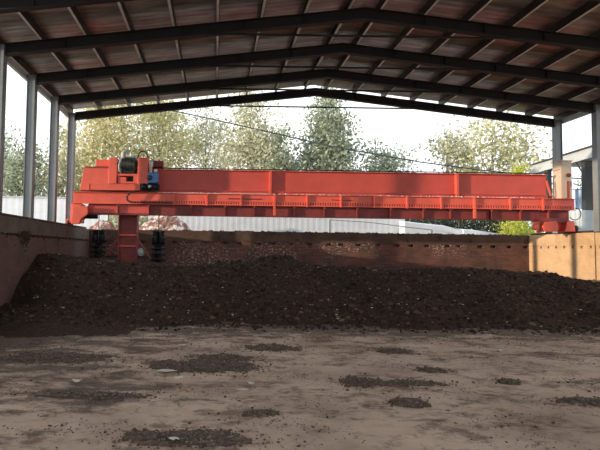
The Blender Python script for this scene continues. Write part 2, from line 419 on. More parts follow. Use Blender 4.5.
for (u, v, rx, ry, hh, lab) in CL:
    c = onz(u, v); t = thing('dung_clump', lab, 'clump of dung', (c.x, c.y, 0), 'clumps of litter on the dirt floor')
    n1 = 56; V = []
    for j in range(n1):
        for i in range(n1):
            a, b_ = (i/(n1-1)*2-1), (j/(n1-1)*2-1); rr = math.hypot(a, b_)*(1+.55*noise.noise((a*1.7+u, b_*1.7, v)))
            k = max(0, .82-rr*rr+.75*noise.noise((a*4+u, b_*4, v))+.5*noise.noise((a*11, b_*11, u))); x = c.x+a*rx*1.25; y = c.y+b_*ry*1.25
            z = hh*.75*k**.8*(.7+.9*noise.noise((x*9, y*9, 1))+.6*noise.noise((x*24, y*24, 3)))-.03+(.03*min(1, k*4))
            V.append((x, y, z))
    idx = np.arange(n1*n1).reshape(n1, n1); Fq = np.stack([idx[:-1, :-1], idx[:-1, 1:], idx[1:, 1:], idx[1:, :-1]], -1).reshape(-1, 4)
    npmesh('mound', V, Fq, M['dung'], t)
    k = int(160+rx*ry*9000); P = []; S = []
    for _ in range(k):
        a = random.uniform(0, 6.28); q = abs(random.gauss(0, .68)); P.append((c.x+math.cos(a)*q*rx*1.2, c.y+math.sin(a)*q*ry*1.2, hh*max(0, 1-q*q)*.5+.003)); S.append(random.choice((.005, .007, .009, .012, .016)))
    tag(lumps('crumbs', P, S, M['litter'], .6, t), kind='stuff')

# pale scraps lying on the floor
SCR = [(166, 372, .13, .055, 'large torn white scrap lying left of centre on the floor'),
       (178, 379, .075, .03, 'narrow white scrap beside the large torn one'),
       (76, 382, .05, .03, 'small white scrap on the left part of the floor'),
       (244, 391, .09, .03, 'thin pale scrap right of the litter patch'),
       (251, 385, .05, .02, 'tiny pale scrap just behind the thin one'),
       (173, 441, .05, .02, 'white sliver lying on the front dung clump'),
       (182, 346, .07, .03, 'white scrap near the heap foot left of centre'),
       (497, 351, .12, .04, 'pale flat scrap near the heap foot at right')]
for i, (u, v, a, b_, lab) in enumerate(SCR):
    c = onz(u, v, .05 if 'sliver' in lab else 0); n1 = 9; V = []
    for k in range(n1):
        q = 2*math.pi*k/n1; r_ = random.uniform(.65, 1.15); V.append((c.x+math.cos(q)*a*r_, c.y+math.sin(q)*b_*1.6*r_, c.z+.018+random.uniform(-.002, .018)))
    V.append((c.x, c.y, c.z+.035)); W = [(x, y, z-.006) for x, y, z in V]
    mb = MB(); mb.add(V+W, [(k, (k+1) % n1, n1) for k in range(n1)]+[((k+1) % n1+n1+1, k+n1+1, 2*n1+1) for k in range(n1)]+[(k, k+n1+1, (k+1) % n1+n1+1, (k+1) % n1) for k in range(n1)])
    tag(mb.build('paper_scrap', M['scrap']), lab, 'scrap', 'pale scraps on the floor')

# ---------------------------------------------------------------- roof
RX, RZ, EZ = 3.54, EYE+5.62, EYE+4.60
SL = (RZ-EZ)/(RX+5.13)
def und(x): return RZ-abs(x-RX)*SL          # underside of the rafters
RD, PD = .27, .20                            # rafter and purlin depth
def top(x): return und(x)+RD*1.01
YF = [11.91, 14.0, 16.02, 17.94]; YALL = [9.83]+YF
Y0, Y1 = -3.0, 18.25
s = MB()
for sg in (-1, 1):
    for (a, b_) in ((0, 9.35),):
        x0, x1 = RX+sg*a, RX+sg*b_; z0, z1 = top(x0)+PD+.02, top(x1)+PD+.02
        vs = [(x0, Y0, z0), (x1, Y0, z1), (x1, Y1, z1), (x0, Y1, z0)]; vs += [(x, y, z+.05) for x, y, z in vs]
        fs = [(0,1,2,3),(7,6,5,4),(0,4,5,1),(1,5,6,2),(2,6,7,3),(3,7,4,0)]
        s.add(vs, fs)
tag(s.build('ceiling', M['roof']), kind='structure')

ordn = ['first', 'second', 'third', 'fourth', 'fifth', 'sixth', 'seventh', 'eighth', 'ninth']
for sg, side in ((-1, 'left'), (1, 'right')):
    for k in range(9):
        x = RX+sg*(.35+1.06*k); z = top(x)+.004; t = thing('roof_purlin', '%s steel purlin down from the ridge on the %s roof slope' % (ordn[k], side), 'purlin', (x, Y0+.1, z), 'purlins under the roof sheets')
        xi, xo = (x, x-sg*.0)
        b = MB(); b.box(x-.007, x+.007, Y0+.1, Y1-.06, z, z+PD)
        e = x+sg*.062; b.box(min(x, e), max(x, e), Y0+.1, Y1-.06, z+PD-.006, z+PD)
        b.build('web', M['purlin'], t)
        b = MB(); b.box(min(x, e), max(x, e), Y0+.1, Y1-.06, z-.0, z+.006); b.box(e-.004, e+.004, Y0+.1, Y1-.06, z, z+.025)
        b.build('flange', M['galv'], t)

wh = ['nearest roof frame, cutting the top left corner of the photo', 'second roof frame from the camera with its left column at the photo edge',
      'third roof frame from the camera', 'second roof frame from the far end of the shed', 'farthest roof frame, at the open end behind the red gantry']
for i, y in enumerate(YALL):
    t = thing('portal_frame', 'dark steel '+wh[i], 'steel frame', (RX, y, ZT), 'steel portal frames of the shed')
    for sg in (-1, 1):
        xi = -5.13 if sg < 0 else 12.2; xc = xi+sg*.115; zt = und(xi)+RD*.9
        b = MB(); b.box(xc-.115, xc+.115, y-.012+0, y+.012, ZT+.02, zt)          # web and two flanges (H section)
        b = MB(); b.box(xc-.115, xc-.10, y-.11, y+.11, ZT+.02, zt); b.box(xc+.10, xc+.115, y-.11, y+.11, ZT+.02, zt); b.box(xc-.10, xc+.10, y-.07, y+.07, ZT+.02, zt)
        c = b.build('column', M['col_grey'], t); MB().box(xc-.16, xc+.16, y-.15, y+.15, ZT, ZT+.02).build('base_plate', M['rail'], c)
        b = MB(); hw = .085
        x0, x1 = RX, xi+sg*.0; prof = [(x0, und(x0)), (x1, und(x1)-.0), (x1, und(x1)+.016), (x0, und(x0)+.016)]
        b.prism(prof, y-hw, y+hw); b.prism([(x0, top(x0)-.016), (x1, top(x1)-.016), (x1, top(x1)), (x0, top(x0))], y-hw, y+hw)
        b.prism([(x0, und(x0)+.016), (x1, und(x1)+.016), (x1, top(x1)-.016), (x0, top(x0)-.016)], y-.012, y+.012)
        for k in range(1, 6):
            xx = x0+(x1-x0)*k/6; b.box(xx-.006, xx+.006, y-hw, y+hw, und(xx)+.02, top(xx)-.02)
        b.build('rafter', M['black_steel'], t)
    zt = EYE+5.17; xt = (RZ-zt)/SL-.0
    MB().tube([(RX-xt, y-.1, zt), (RX+xt, y-.1, zt)], .028, 8).build('tie_rod', M['black_steel'], t)
    if i < 4:
        pass
# eave beams joining the column heads
for sg, side in ((-1, 'left'), (1, 'right')):
    xx = -5.42 if sg < 0 else 12.49; z = und(-5.13)+.02
    b = MB(); b.box(xx-.04, xx+.04, 9.7, 18.1, z+.10, z+.26); tag(b.build('eave_beam', M['shedwhite']), 'pale eave beam along the %s column heads' % side, 'beam')

# crane rails on the wall tops
for x, side in ((XL-.12, 'left'), (XR+.13, 'right')):
    b = MB(); b.box(x-.06, x+.06, -5, 19.6, ZT, ZT+.012); b.box(x-.012, x+.012, -5, 19.6, ZT+.012, ZT+.055); b.box(x-.03, x+.03, -5, 19.6, ZT+.055, ZT+.075)
    tag(b.build('crane_rail', M['rail']), 'rusty steel rail along the top of the %s wall' % side, 'rail')
# crusts of muck on the wall tops
for nm, lab, f in (('left', 'ragged crust of muck along the left wall top', lambda q: (XL-.06-random.random()*.1+.03, 10.2+q*8.2, ZT)),
                   ('back', 'ragged crust of muck along the back wall top', lambda q: (XL+.3+q*16.4, YBK+.12+random.random()*.25, ZT)),
                   ('right', 'thin crust of muck along the right wall top', lambda q: (XR+.04+random.random()*.04, 16.2+q*3.3, ZT))):
    P = []; S = []
    for _ in range(700 if nm != 'right' else 150):
        q = random.random()
        if noise.noise((q*(40 if nm != 'right' else 12), 3, 1)) < -.05: continue
        x, y, z = f(q); s_ = random.uniform(.015, .04); P.append((x, y, z+s_*.4)); S.append(s_)
    tag(lumps('muck_crust', P, S, M['clod'], .8), lab, 'muck', kind='stuff')
# drips of muck from the ledge of the left wall
P = []; S = []
for _ in range(900):
    y = random.uniform(10, 19.4); z = ZH+.02-abs(random.gauss(0, .025))
    if random.random() < .3: y = 13.0+random.gauss(0, .18); z = ZH+.10-abs(random.gauss(0, .16))
    P.append((XL+.018, y, z)); S.append(random.uniform(.008, .02))
tag(lumps('muck_drips', P, S, M['clod'], 1.2), 'dark muck drips hanging under the left wall band', 'muck', kind='stuff')

# ---------------------------------------------------------------- gantry
gz = EYE
CT, CB, LB, UT, UB = at(285, 194.6, 17.1).z, at(285, 206.3, 17.1).z, at(285, 217, 17.2).z, at(285, 170.8, 17.48).z, at(285, 191.4, 17.48).z
GX0, GX1 = at(72.5, 200, 17.1).x, at(575.5, 200, 17.1).x
LX0, LX1 = at(88, 210, 17.2).x, at(571, 210, 17.2).x
G = thing('gantry_bridge', 'long orange-red steel gantry bridge spanning from wall to wall', 'gantry', (RX, 17.300, ZT+.08))
b = MB(); b.box(GX0, GX1, 17.150, 17.170, CB, CT); b.box(GX0, GX1, 17.070, 17.170, CT-.02, CT); b.box(GX0, GX1, 17.070, 17.170, CB, CB+.02)
fc = b.build('front_channel', M['red'], G)
xk = [at(u, 200, 17.100).x for u in (174, 207, 241, 274.5, 307, 341, 374, 407, 441, 474.5, 510, 543)]
for i, x in enumerate(xk):
    b = MB()
    if i in (3, 9): b.box(x-.035, x+.035, 17.050, 17.150, CB-.32, CT-.0)
    else: b.box(x-.024, x+.024, 17.055, 17.150, CB-.02, CT-.02)
    b.build('stiffener', M['red'], fc)
# rack along the foot of the channel
b = MB(); x0 = at(140, 200, 17.100).x; b.box(x0, GX1-.1, 17.115, 17.150, CB+.02, CB+.045); b.box(x0, GX1-.1, 17.115, 17.150, CB+.135, CB+.155); x = x0
while x < GX1-.12: b.box(x, x+.05, 17.125, 17.150, CB+.045, CB+.135); x += .085
rk = b.build('gear_rack', M['red'], G)
b = MB(); b.box(x0, GX1-.1, 17.142, 17.150, CB+.03, CB+.15); b.build('rack_backing', M['red_dark'], rk)
b = MB(); xa, xb = at(228, 198, 17.100).x, at(262, 198, 17.100).x; b.box(xa, xb, 17.115, 17.148, CB+.225, CB+.25); b.build('cable', M['rubber'], G)
b = MB(); xa, xb = at(332, 198, 17.100).x, at(352, 198, 17.100).x; b.box(xa, xb, 17.115, 17.148, CB+.235, CB+.25); b.build('cable', M['rubber'], G)
# lower beam, its shade painted in as a darker red
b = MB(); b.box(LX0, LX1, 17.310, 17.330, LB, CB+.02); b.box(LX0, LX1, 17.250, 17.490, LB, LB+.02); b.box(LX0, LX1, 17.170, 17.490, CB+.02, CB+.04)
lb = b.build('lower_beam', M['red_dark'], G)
b = MB(); b.box(LX0-.03, at(149, 210, 17.2).x, 17.285, 17.305, LB+.06, CB-.01); b.build('lit_plate', M['red_beam'], lb)  # added plate in brighter red, painting the lit left end of the beam
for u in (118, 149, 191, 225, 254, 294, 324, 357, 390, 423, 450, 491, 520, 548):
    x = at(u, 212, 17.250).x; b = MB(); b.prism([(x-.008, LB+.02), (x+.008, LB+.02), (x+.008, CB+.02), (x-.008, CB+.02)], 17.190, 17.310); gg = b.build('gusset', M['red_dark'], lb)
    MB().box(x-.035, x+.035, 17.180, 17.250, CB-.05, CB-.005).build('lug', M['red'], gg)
# walkway deck and pale spillage on it
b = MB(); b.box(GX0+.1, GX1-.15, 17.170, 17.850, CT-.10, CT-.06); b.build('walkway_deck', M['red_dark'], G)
# upper beam: plate girder
ux0, ux1 = at(92, 180, 17.5).x, at(547.5, 180, 17.5).x
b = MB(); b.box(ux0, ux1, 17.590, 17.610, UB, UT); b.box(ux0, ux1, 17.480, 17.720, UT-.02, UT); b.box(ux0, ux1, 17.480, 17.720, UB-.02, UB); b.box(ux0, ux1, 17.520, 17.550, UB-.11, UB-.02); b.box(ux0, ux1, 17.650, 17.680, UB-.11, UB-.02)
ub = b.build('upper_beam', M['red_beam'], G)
for u in (270.5, 457.5):
    x = at(u, 180, 17.450).x; MB().box(x-.04, x+.04, 17.440, 17.590, UB-.08, UT-.02).build('stiffener', M['red'], ub)
b = MB(); b.bar(at(546.5, 181, 17.550), at(551, 196, 17.550), .05, .05); b.build('brace', M['red'], G)
b = MB(); b.tube([(ux0, 17.500, UT+.035), (ux1, 17.500, UT+.035)], .02, 6); b.build('cable', M['rubber'], ub)
# slender rods behind the walkway
# end carriages
for side in (-1, 1):
    p = lambda u, v, Y=17.0: (at(u, v, Y).x, at(u, v, Y).z)
    if side < 0:
        b = MB(); b.prism([p(71, 224), p(79, 224), p(80.5, 219), p(87.5, 214), p(87.5, 206), p(72.5, 206)], 17.02, 17.16)
        b.box(-5.14, p(79, 220)[0], 17.16, 17.70, ZT+.13, ZT+.25); b.box(-4.98, p(80, 215)[0], 17.16, 17.70, ZT+.25, CB)
        ec = b.build('end_carriage', M['red'], G, bevel=.01); wx = XL-.12
    else:
        b = MB(); b.prism([p(545, 231.5), p(543.5, 226), p(547, 222), p(556, 221), p(559, 225), p(558, 231.5)], 17.0, 17.35)
        b.prism([p(565, 231.5), p(567.5, 221), p(574.5, 221), p(575.5, 231.5)], 17.0, 17.35)
        b.box(p(558, 226)[0], 12.3, 17.25, 17.70, ZT+.12, LB-.02); b.box(12.2, 12.50, 17.40, 17.70, ZT+.12, ZT+.32)
        ec = b.build('end_carriage', M['red'], G, bevel=.01); wx = XR+.13
        b = MB(); b.prism([p(541, 218), p(571, 218), p(567, 222.5), p(546, 222.5)], 17.1, 17.6); b.build('saddle', M['red_dark'], ec)
        mx, mz = p(534, 227, 17.2); my, mw = p(543.5, 227, 17.2)
        b = MB(); b.tube([(mx, 17.2, mz), (my, 17.2, mz)], .11, 14); b.box(mx+.06, my-.06, 17.1, 17.3, mz+.10, mz+.19); b.tube([(mx+.1, 17.12, mz-.2), (mx+.1, 17.12, mz+.2)], .06, 10); b.box(mx+.16, my, 17.06, 17.14, mz-.15, mz-.02)
        b.build('drive_motor', M['red_dark'], ec)
    for yw in (17.25, 17.60):
        MB().tube([(wx-.045, yw, ZT+.175), (wx+.045, yw, ZT+.175)], .10, 20).build('wheel', M['rail'], ec)
b = MB(); b.tube([(-4.62, 17.550, ZT+.40), (-4.15, 17.550, ZT+.40)], .11, 12); b.box(-4.7, -4.6, 17.400, 17.700, ZT+.3, ZT+.52); b.box(-4.42, -4.3, 17.430, 17.670, ZT+.42, ZT+.56); b.build('drive_motor', M['blackgear'], G)
# vertical end post and hook of cable on the right
b = MB(); b.box(at(567.5, 190, 17.06).x, at(569.3, 190, 17.06).x, 17.02, 17.08, CT-.02, at(568, 181, 17.05).z); b.build('guard_post', M['red'], G)
q = [at(575+6*math.sin(t_), 214-6*math.cos(t_), 17.010) for t_ in [k*.52 for k in range(9)]]
MB().tube(q, .014, 6).build('cable', M['rubber'], G)
# tray plate under cabinet
MB().box(11.5, 12.25, 17.210, 17.850, CT-.05, CT-.01).build('platform', M['red'], G)

# spillage
P = []; S = []
for _ in range(900):
    x = random.uniform(-2.0, 10.9) if random.random() < .5 else random.uniform(-2.0, 2.0); P.append((x, random.uniform(17.09, 17.165), CT+.008)); S.append(random.uniform(.012, .034))
tag(lumps('deck_spillage', P, S, M['white'], .7), 'pale crumbs lying along the gantry walkway', 'crumbs', kind='stuff')

# control cabinet
K = thing('control_cabinet', 'tall beige steel control cabinet standing on the right end of the gantry', 'cabinet', (12.05, 17.6, CT-.01))
ca, cb_ = at(561, 180, 17.35).x, at(572, 180, 17.35).x
z1 = at(561, 161, 17.350).z
b = MB(); b.box(ca, cb_, 17.350, 17.790, CT-.01, z1); b.build('body', M['cab'], K, bevel=.012)
b = MB(); b.box(ca+.02, cb_-.02, 17.335, 17.350, CT+.05, z1-.05); dr = b.build('door', M['cab'], K, bevel=.004)
MB().tube([((cb_-.14), 17.280, z1-.5), ((cb_-.14), 17.335, z1-.5)], .07, 14).build('switch_knob', M['red_dark'], dr)
MB().box(cb_-.06, cb_-.035, 17.320, 17.335, CT+.45, CT+.62).build('handle', M['blackgear'], dr)
MB().box(ca-.03, cb_+.03, 17.320, 17.820, z1, z1+.025).build('roof_lid', M['cab'], K)
MB().box(ca-.012, ca, 17.400, 17.750, z1-.30, z1-.28).build('seam', M['red_dark'], K)

# ---------------------------------------------------------------- trolley
T = thing('turner_trolley', 'orange-red turner trolley with motor riding on the left end of the gantry', 'trolley', (-3.5, 17.450, CT+.03))
def P2(u, v, Y=16.970):
    q = at(u, v, Y); return (q.x, q.z)
def boxpx(u0, u1, v0, v1, y0, y1, b=None):
    """v0 above v1"""
    b = b or MB(); x0, zt = P2(u0, v0, y0); x1, zb = P2(u1, v1, y0); return b.box(x0, x1, y0, y1, zb, zt)
b = MB(); b.prism([P2(79.5, 190), P2(118, 190.5), P2(118, 168), P2(84, 167)], 16.990, 17.430)
b.prism([P2(80, 189), P2(118, 189.5), P2(118, 168), P2(84, 167)], 17.770, 18.150); xx, zz = P2(84, 167)
b.box(xx, P2(140, 167)[0], 17.050, 18.150, zz, zz+.02)
hs = b.build('housing', M['red'], T, bevel=.012)
b = boxpx(85, 110, 166.5, 168.2, 16.980, 17.005); b.build('cover_strip', M['red_dark'], hs)
b = boxpx(96, 109, 159.5, 166.5, 17.150, 17.650); b.build('junction_box', M['red'], T, bevel=.01)
b = boxpx(89, 140, 183.5, 190.5, 16.910, 16.985); sk = b.build('skid', M['red'], T, bevel=.006)
b = boxpx(90, 139, 184.6, 185.3, 16.900, 16.912); b.box(P2(89.5, 185)[0], P2(90.2, 185)[0], 16.900, 16.910, P2(90, 190)[1], P2(90, 184)[1]); b.build('edge_strip', M['red_dark'], sk)
b = boxpx(89, 141, 190.2, 190.9, 16.910, 17.010); b.build('wear_plate', M['red_dark'], sk)
for (a, c) in ((109, 116.5), (138, 147.5)):
    b = boxpx(a, c, 157.5, 189 if a > 120 else 183.6, 16.950, 17.350)
    b.build('post', M['red'], T, bevel=.01)
b = boxpx(116.5, 138, 173.5, 176.0, 16.970, 17.450); boxpx(116.5, 119.5, 176, 183.6, 16.990, 17.400, b); boxpx(119.5, 126, 177, 183.6, 16.990, 17.250, b); boxpx(133.5, 138, 176, 183.6, 16.990, 17.400, b); boxpx(126, 133.5, 181.5, 183.6, 16.990, 17.400, b)
ms = b.build('motor_stand', M['red'], T, bevel=.006)
boxpx(119.5, 133.5, 176.2, 183, 17.300, 17.350).build('recess', M['blackgear'], ms)
# motor
cx_, cz_ = P2(129, 164.5, 17.150); mr = .26
b = MB(); b.tube([(cx_-.30, 17.200, cz_), (cx_-.26, 17.200, cz_), (cx_-.25, 17.200, cz_), (cx_+.24, 17.200, cz_), (cx_+.25, 17.200, cz_), (cx_+.31, 17.200, cz_)], [.12, .2, mr, mr, .2, .14], 20)
for k in range(9): b.tube([(cx_-.22+k*.052, 17.200, cz_), (cx_-.205+k*.052, 17.200, cz_)], mr+.03, 20)
b.box(cx_-.2, cx_+.2, 17.050, 17.350, cz_-.30, cz_-.22)
mo = b.build('motor', M['motor'], T)
b = MB(); x, z = P2(124, 156, 17.050); b.tube([(x-.02, 17.070, z-.12), (x-.02, 17.070, z+.10), (x+.04, 17.090, z+.16), (x+.2, 17.110, z+.17)], [.075, .085, .08, .03], 12); b.tube([(x-.1, 17.030, z-.6), (x-.1, 17.010, z-.12), (x-.02, 17.050, z-.02)], .03, 8)
b.build('terminal_box', M['palegrey'], mo)
MB().tube([(P2(120, 172)[0], 16.950, P2(120, 172)[1]), (P2(119, 166)[0], 16.930, P2(119, 166)[1]), (P2(121, 161)[0], 16.950, P2(121, 161)[1])], .035, 8).build('hose', M['palegrey'], mo)
b = MB(); b.tube([(P2(117, 162)[0], 17.250, P2(117, 168)[1]), (P2(117, 162)[0]+.12, 17.250, P2(117, 168)[1])], .24, 16); b.build('pulley', M['blackgear'], T)
# hose arc over the second post
q = [(lambda p: (p[0], 17.250, p[1]))(P2(143+5.2*math.cos(a), 159-8*math.sin(a), 17.250)) for a in [math.pi*k/10 for k in range(11)]]
MB().tube(q, .022, 8).build('hose', M['rubber'], T)
b = boxpx(147.6, 163, 160.5, 167, 17.350, 17.800); b.build('rear_box', M['red_dark'], T, bevel=.01)  # red box with its shade put into the darker colour
# blue hydraulic unit
b = boxpx(147.8, 157.8, 172.5, 183, 16.950, 17.250); bl = b.build('pump_box', M['blue'], T, bevel=.02); tag(bl, 'blue painted box')
x, z = P2(150.6, 172.5, 17.050)
MB().tube([(x, 17.070, z-.01), (x, 17.070, z+.20), (x, 17.070, z+.21), (x, 17.070, z+.38)], [.05, .05, .08, .075], 12).build('breather', M['white'], bl)
x, z = P2(155.5, 172, 17.050)
MB().tube([(x, 17.070, z-.01), (x, 17.070, z+.10)], .055, 12).build('valve', M['white'], bl)
MB().tube([(x-.18, 16.910, P2(152, 178)[1]), (x-.18, 16.960, P2(152, 178)[1])], .09, 14).build('gauge', M['motor'], bl)
# black hub and gears below
x, z = P2(150, 187, 16.930)
b = MB()
for dx, r_ in ((-.2, .12), (0, .13), (.2, .1)):
    b.tube([(x+dx, 16.870, z), (x+dx, 16.970, z)], r_, 16)
b.box(x-.3, x+.32, 16.970, 17.010, z-.13, z+.1); hb = b.build('drive_hub', M['blackgear'], T)
MB().tube([(x, 16.850, z+.01), (x, 16.875, z+.01)], .055, 14).build('cap', M['palegrey'], hb)
# cable chain dropping to the tray
b = MB(); pa = [P2(142, 184), P2(136, 189), P2(130, 193), P2(127.5, 196), P2(127, 199), P2(129, 201.5), P2(134, 202.3)]; pa += [P2(u, 202.3+(u-134)*.006) for u in range(140, 176, 3)]
pts3 = [Vector((x, 16.950, z)) for x, z in pa]
for i in range(len(pts3)-1):
    L = (pts3[i+1]-pts3[i]).length; k = max(1, int(L/.07))
    for j in range(k):
        a = pts3[i].lerp(pts3[i+1], j/k); c = pts3[i].lerp(pts3[i+1], (j+.8)/k); b.bar(a, c, .05, .06)
b.build('cable_chain', M['rubber'], T)
# mast with rungs and braces
mx0, mx1 = at(118, 240, 17.800).x, at(137, 240, 17.800).x; mzb = .95; mzt = CT+.3
b = MB(); b.box(mx0, mx0+.05, 17.800, 18.150, mzb, mzt); b.box(mx1-.05, mx1, 17.800, 18.150, mzb, mzt); b.box(mx0+.05, mx1-.05, 17.910, 17.950, mzb, mzt)
mst = b.build('mast', M['red_dark'], T)
for v in (235, 246):
    z = at(128, v, 17.800).z; MB().box(mx0+.05, mx1-.05, 17.800, 17.910, z-.025, z+.025).build('rung', M['red'], mst)
b = MB(); b.bar(at(118.5, 238, 17.850), at(104, 259, 17.850), .07, .06); b.build('brace', M['red_dark'], mst)
b = MB(); b.bar(at(136.5, 238, 17.850), at(151, 259, 17.850), .07, .06); b.build('brace', M['red_dark'], mst)
c = at(141, 252, 17.900); MB().tube([(c.x, 17.870, c.z), (c.x, 17.910, c.z)], .14, 18).build('disc', M['palegrey'], mst)
b = MB(); zz = at(128, 257, 17.950).z; b.box(at(97, 250, 17.950).x, at(160, 250, 17.950).x, 17.970, 18.050, zz-.05, zz+.05); b.build('cross_arm', M['blackgear'], mst)
# black hanging drum clusters each side of the mast
for (ua, ub_, v0, v1) in ((92, 105, 230.5, 258), (152, 165, 231, 262)):
    xa, xb = at(ua, 240, 17.850).x, at(ub_, 240, 17.850).x; zt_, zb_ = at(ua, v0, 17.850).z, at(ua, v1, 17.850).z; xm = (xa+xb)/2; w_ = (xb-xa)
    zm = zt_-(zt_-zb_)*.47
    b = MB()
    for dx in (-.27, .27):
        cxx = xm+dx*w_*.98; b.tube([(cxx, 17.850, zm), (cxx, 17.850, zt_)], w_*.235, 14)
        for k in range(5): zz = zm+(zt_-zm)*k/4.2; b.tube([(cxx, 17.850, zz), (cxx, 17.850, zz+.03)], w_*.275, 14)
    b.tube([(xm, 17.850, zb_), (xm, 17.850, zm)], w_*.27, 12)
    for k, rr in enumerate((.5, .42, .48)):
        z = zm-.08-k*(zm-zb_)*.33; b.tube([(xm, 17.850, z-.04), (xm, 17.850, z+.03)], w_*rr, 8)
        for a in range(6):
            aa = a*math.pi/3+k; b.bar((xm, 17.850, z), (xm+math.cos(aa)*w_*.62, 17.850+math.sin(aa)*w_*.6, z-.05), .09, .09)
    cl = b.build('tine_drum', M['blackgear'], T)
    b = MB(); b.tube([(xm, 17.850, zm+.05), (xm, 17.850, CT+.05)], .017, 8); b.build('hanging_cable', M['palegrey'] if ua < 100 else M['blackgear'], cl)

# ---------------------------------------------------------------- outside
# pale corrugated fence behind the back wall
def sheetfence(x0, x1, y, z0, z1f, step, mat, name, lab, cat='fence', depth=.03, tilt=0.0):
    b = MB(); n = int((x1-x0)/step); pr = []
    for i in range(n+1):
        x = x0+(x1-x0)*i/n; o = depth if (i % 4) in (0, 1) else 0
        pr.append((x, y+o*.22, z1f(x)))
    vs = []; 
    for (x, yy, zt_) in pr: vs += [(x, yy, z0), (x, yy, zt_), (x, yy+.01, z0), (x, yy+.01, zt_)]
    fs = []
    for i in range(n):
        a = i*4; c = a+4; fs += [(a, c, c+1, a+1), (a+2, a+3, c+3, c+2), (a+1, c+1, c+3, a+3)]
    b.add(vs, fs)
    return b
ff = thing('corrugated_fence', 'pale blue-white corrugated sheet fence behind the brick back wall', 'fence', (at(300, 230, 24.5).x, 24.5, -.09))
xa, xb = at(148, 220, 24.5).x, at(405, 220, 24.5).x
zt0 = at(300, 211, 24.5).z
sheetfence(xa, xb, 24.5, -.1, lambda x: zt0+.02*math.sin(x*3), .07, M['sheet'], '', '').build('sheeting', M['sheet'], ff)
for i in range(5):
    x = xa+(xb-xa)*i/4; MB().box(x-.03, x+.03, 24.56, 24.62, -.1, zt0+.05).build('post', M['rail'], ff)
# collapsed sheets sloping down to the right
def slab(name, lab, cat, pl, y0, y1, th, mat, dz=.0, legs=True):
    """pl: pixel polyline of the top edge at depth y0"""
    b = MB(); tp = [at(u, v, y0) for u, v in pl]; n = len(tp); vs = []
    for p in tp: vs += [(p.x, y0, p.z), (p.x, y0, p.z-th), (p.x, y1, p.z+dz), (p.x, y1, p.z+dz-th)]
    fs = []
    for i in range(n-1):
        a = i*4; c = a+4; fs += [(a, a+1, c+1, c), (a, c, c+2, a+2), (a+2, c+2, c+3, a+3), (a+1, a+3, c+3, c+1)]
    fs += [(0, 2, 3, 1), (4*n-4, 4*n-3, 4*n-1, 4*n-2)]
    b.add(vs, fs)
    if legs:
        for i in (0, n-1): q = tp[i]; b.box(q.x-.03, q.x+.03, (y0+y1)/2-.03, (y0+y1)/2+.03, -.1, q.z-th*.5)
    o = b.build(name, mat); tag(o, lab, cat); return o
slab('fallen_sheet', 'pale corrugated sheet slumping down to the right behind the back wall', 'sheet', [(405, 222), (425, 224.5), (450, 227), (461, 230.5), (463, 237)], 23.6, 24.4, 1.4, M['sheet'], .12)
slab('fallen_sheet', 'low end of pale sheeting beside the bright green bush', 'sheet', [(464, 230), (480, 231), (500, 234), (513, 236.5)], 23.4, 24.2, 1.4, M['sheet'], .1)
slab('plastic_pipe', 'dark thin pipe lying across the pale sheets behind the back wall', 'pipe', [(330, 219.5), (370, 222), (410, 227), (432, 229.5)], 23.3, 23.34, .035, M['col_grey'])
# rubble heap with pale patches
rc = at(165, 226, 22.6)
n1 = 60; V = []
for j in range(n1):
    for i in range(n1):
        a, b_ = i/(n1-1)*2-1, j/(n1-1)*2-1; k = max(0, 1-(abs(a)**2.2+b_*b_)); x = rc.x+a*1.75; y = 22.6+b_*1.1
        V.append((x, y, -.15+(k**.4)*3.25+k*.25*noise.noise((x*2, y*2, 0))+k*.15*noise.noise((x*6, y*6, 0))))
idx = np.arange(n1*n1).reshape(n1, n1); Fq = np.stack([idx[:-1, :-1], idx[:-1, 1:], idx[1:, 1:], idx[1:, :-1]], -1).reshape(-1, 4)
tag(npmesh('rubble_heap', V, Fq, M['rubble']), 'red-brown rubble heap with pale patches behind the back wall left of the fence', 'rubble', kind='stuff')
rc = at(103, 228, 22.4); V = []
for j in range(40):
    for i in range(40):
        a, b_ = i/39*2-1, j/39*2-1; k = max(0, 1-(abs(a)**2.2+b_*b_)); x = rc.x+a*1.1; y = 22.4+b_*.9
        V.append((x, y, -.15+(k**.4)*2.95+k*.25*noise.noise((x*2, y*2, 5))+k*.15*noise.noise((x*6, y*6, 0))))
idx = np.arange(1600).reshape(40, 40); Fq = np.stack([idx[:-1, :-1], idx[:-1, 1:], idx[1:, 1:], idx[1:, :-1]], -1).reshape(-1, 4)
tag(npmesh('rubble_heap', V, Fq, M['rubble']), 'small red-brown rubble heap behind the back wall left of the mast', 'rubble', kind='stuff')
# left outside fence
fl = thing('sheet_fence', 'white sheet fence seen between the left columns', 'fence', (at(38, 210, 29).x, 29, -.09))
xa, xb = at(-70, 210, 29).x, at(108, 210, 29).x; z_ = at(40, 197, 29).z
sheetfence(xa, xb, 29, -.1, lambda x: z_, .1, M['sheet_left'], '', '').build('sheeting', M['sheet_left'], fl)
MB().box(xa, xb, 28.95, 29.0, z_-.06, z_+.02).build('top_rail', M['shedwhite'], fl)
for i in range(6):
    x = xa+(xb-xa)*i/5; MB().box(x-.03, x+.03, 29.06, 29.12, -.1, z_).build('post', M['rail'], fl)

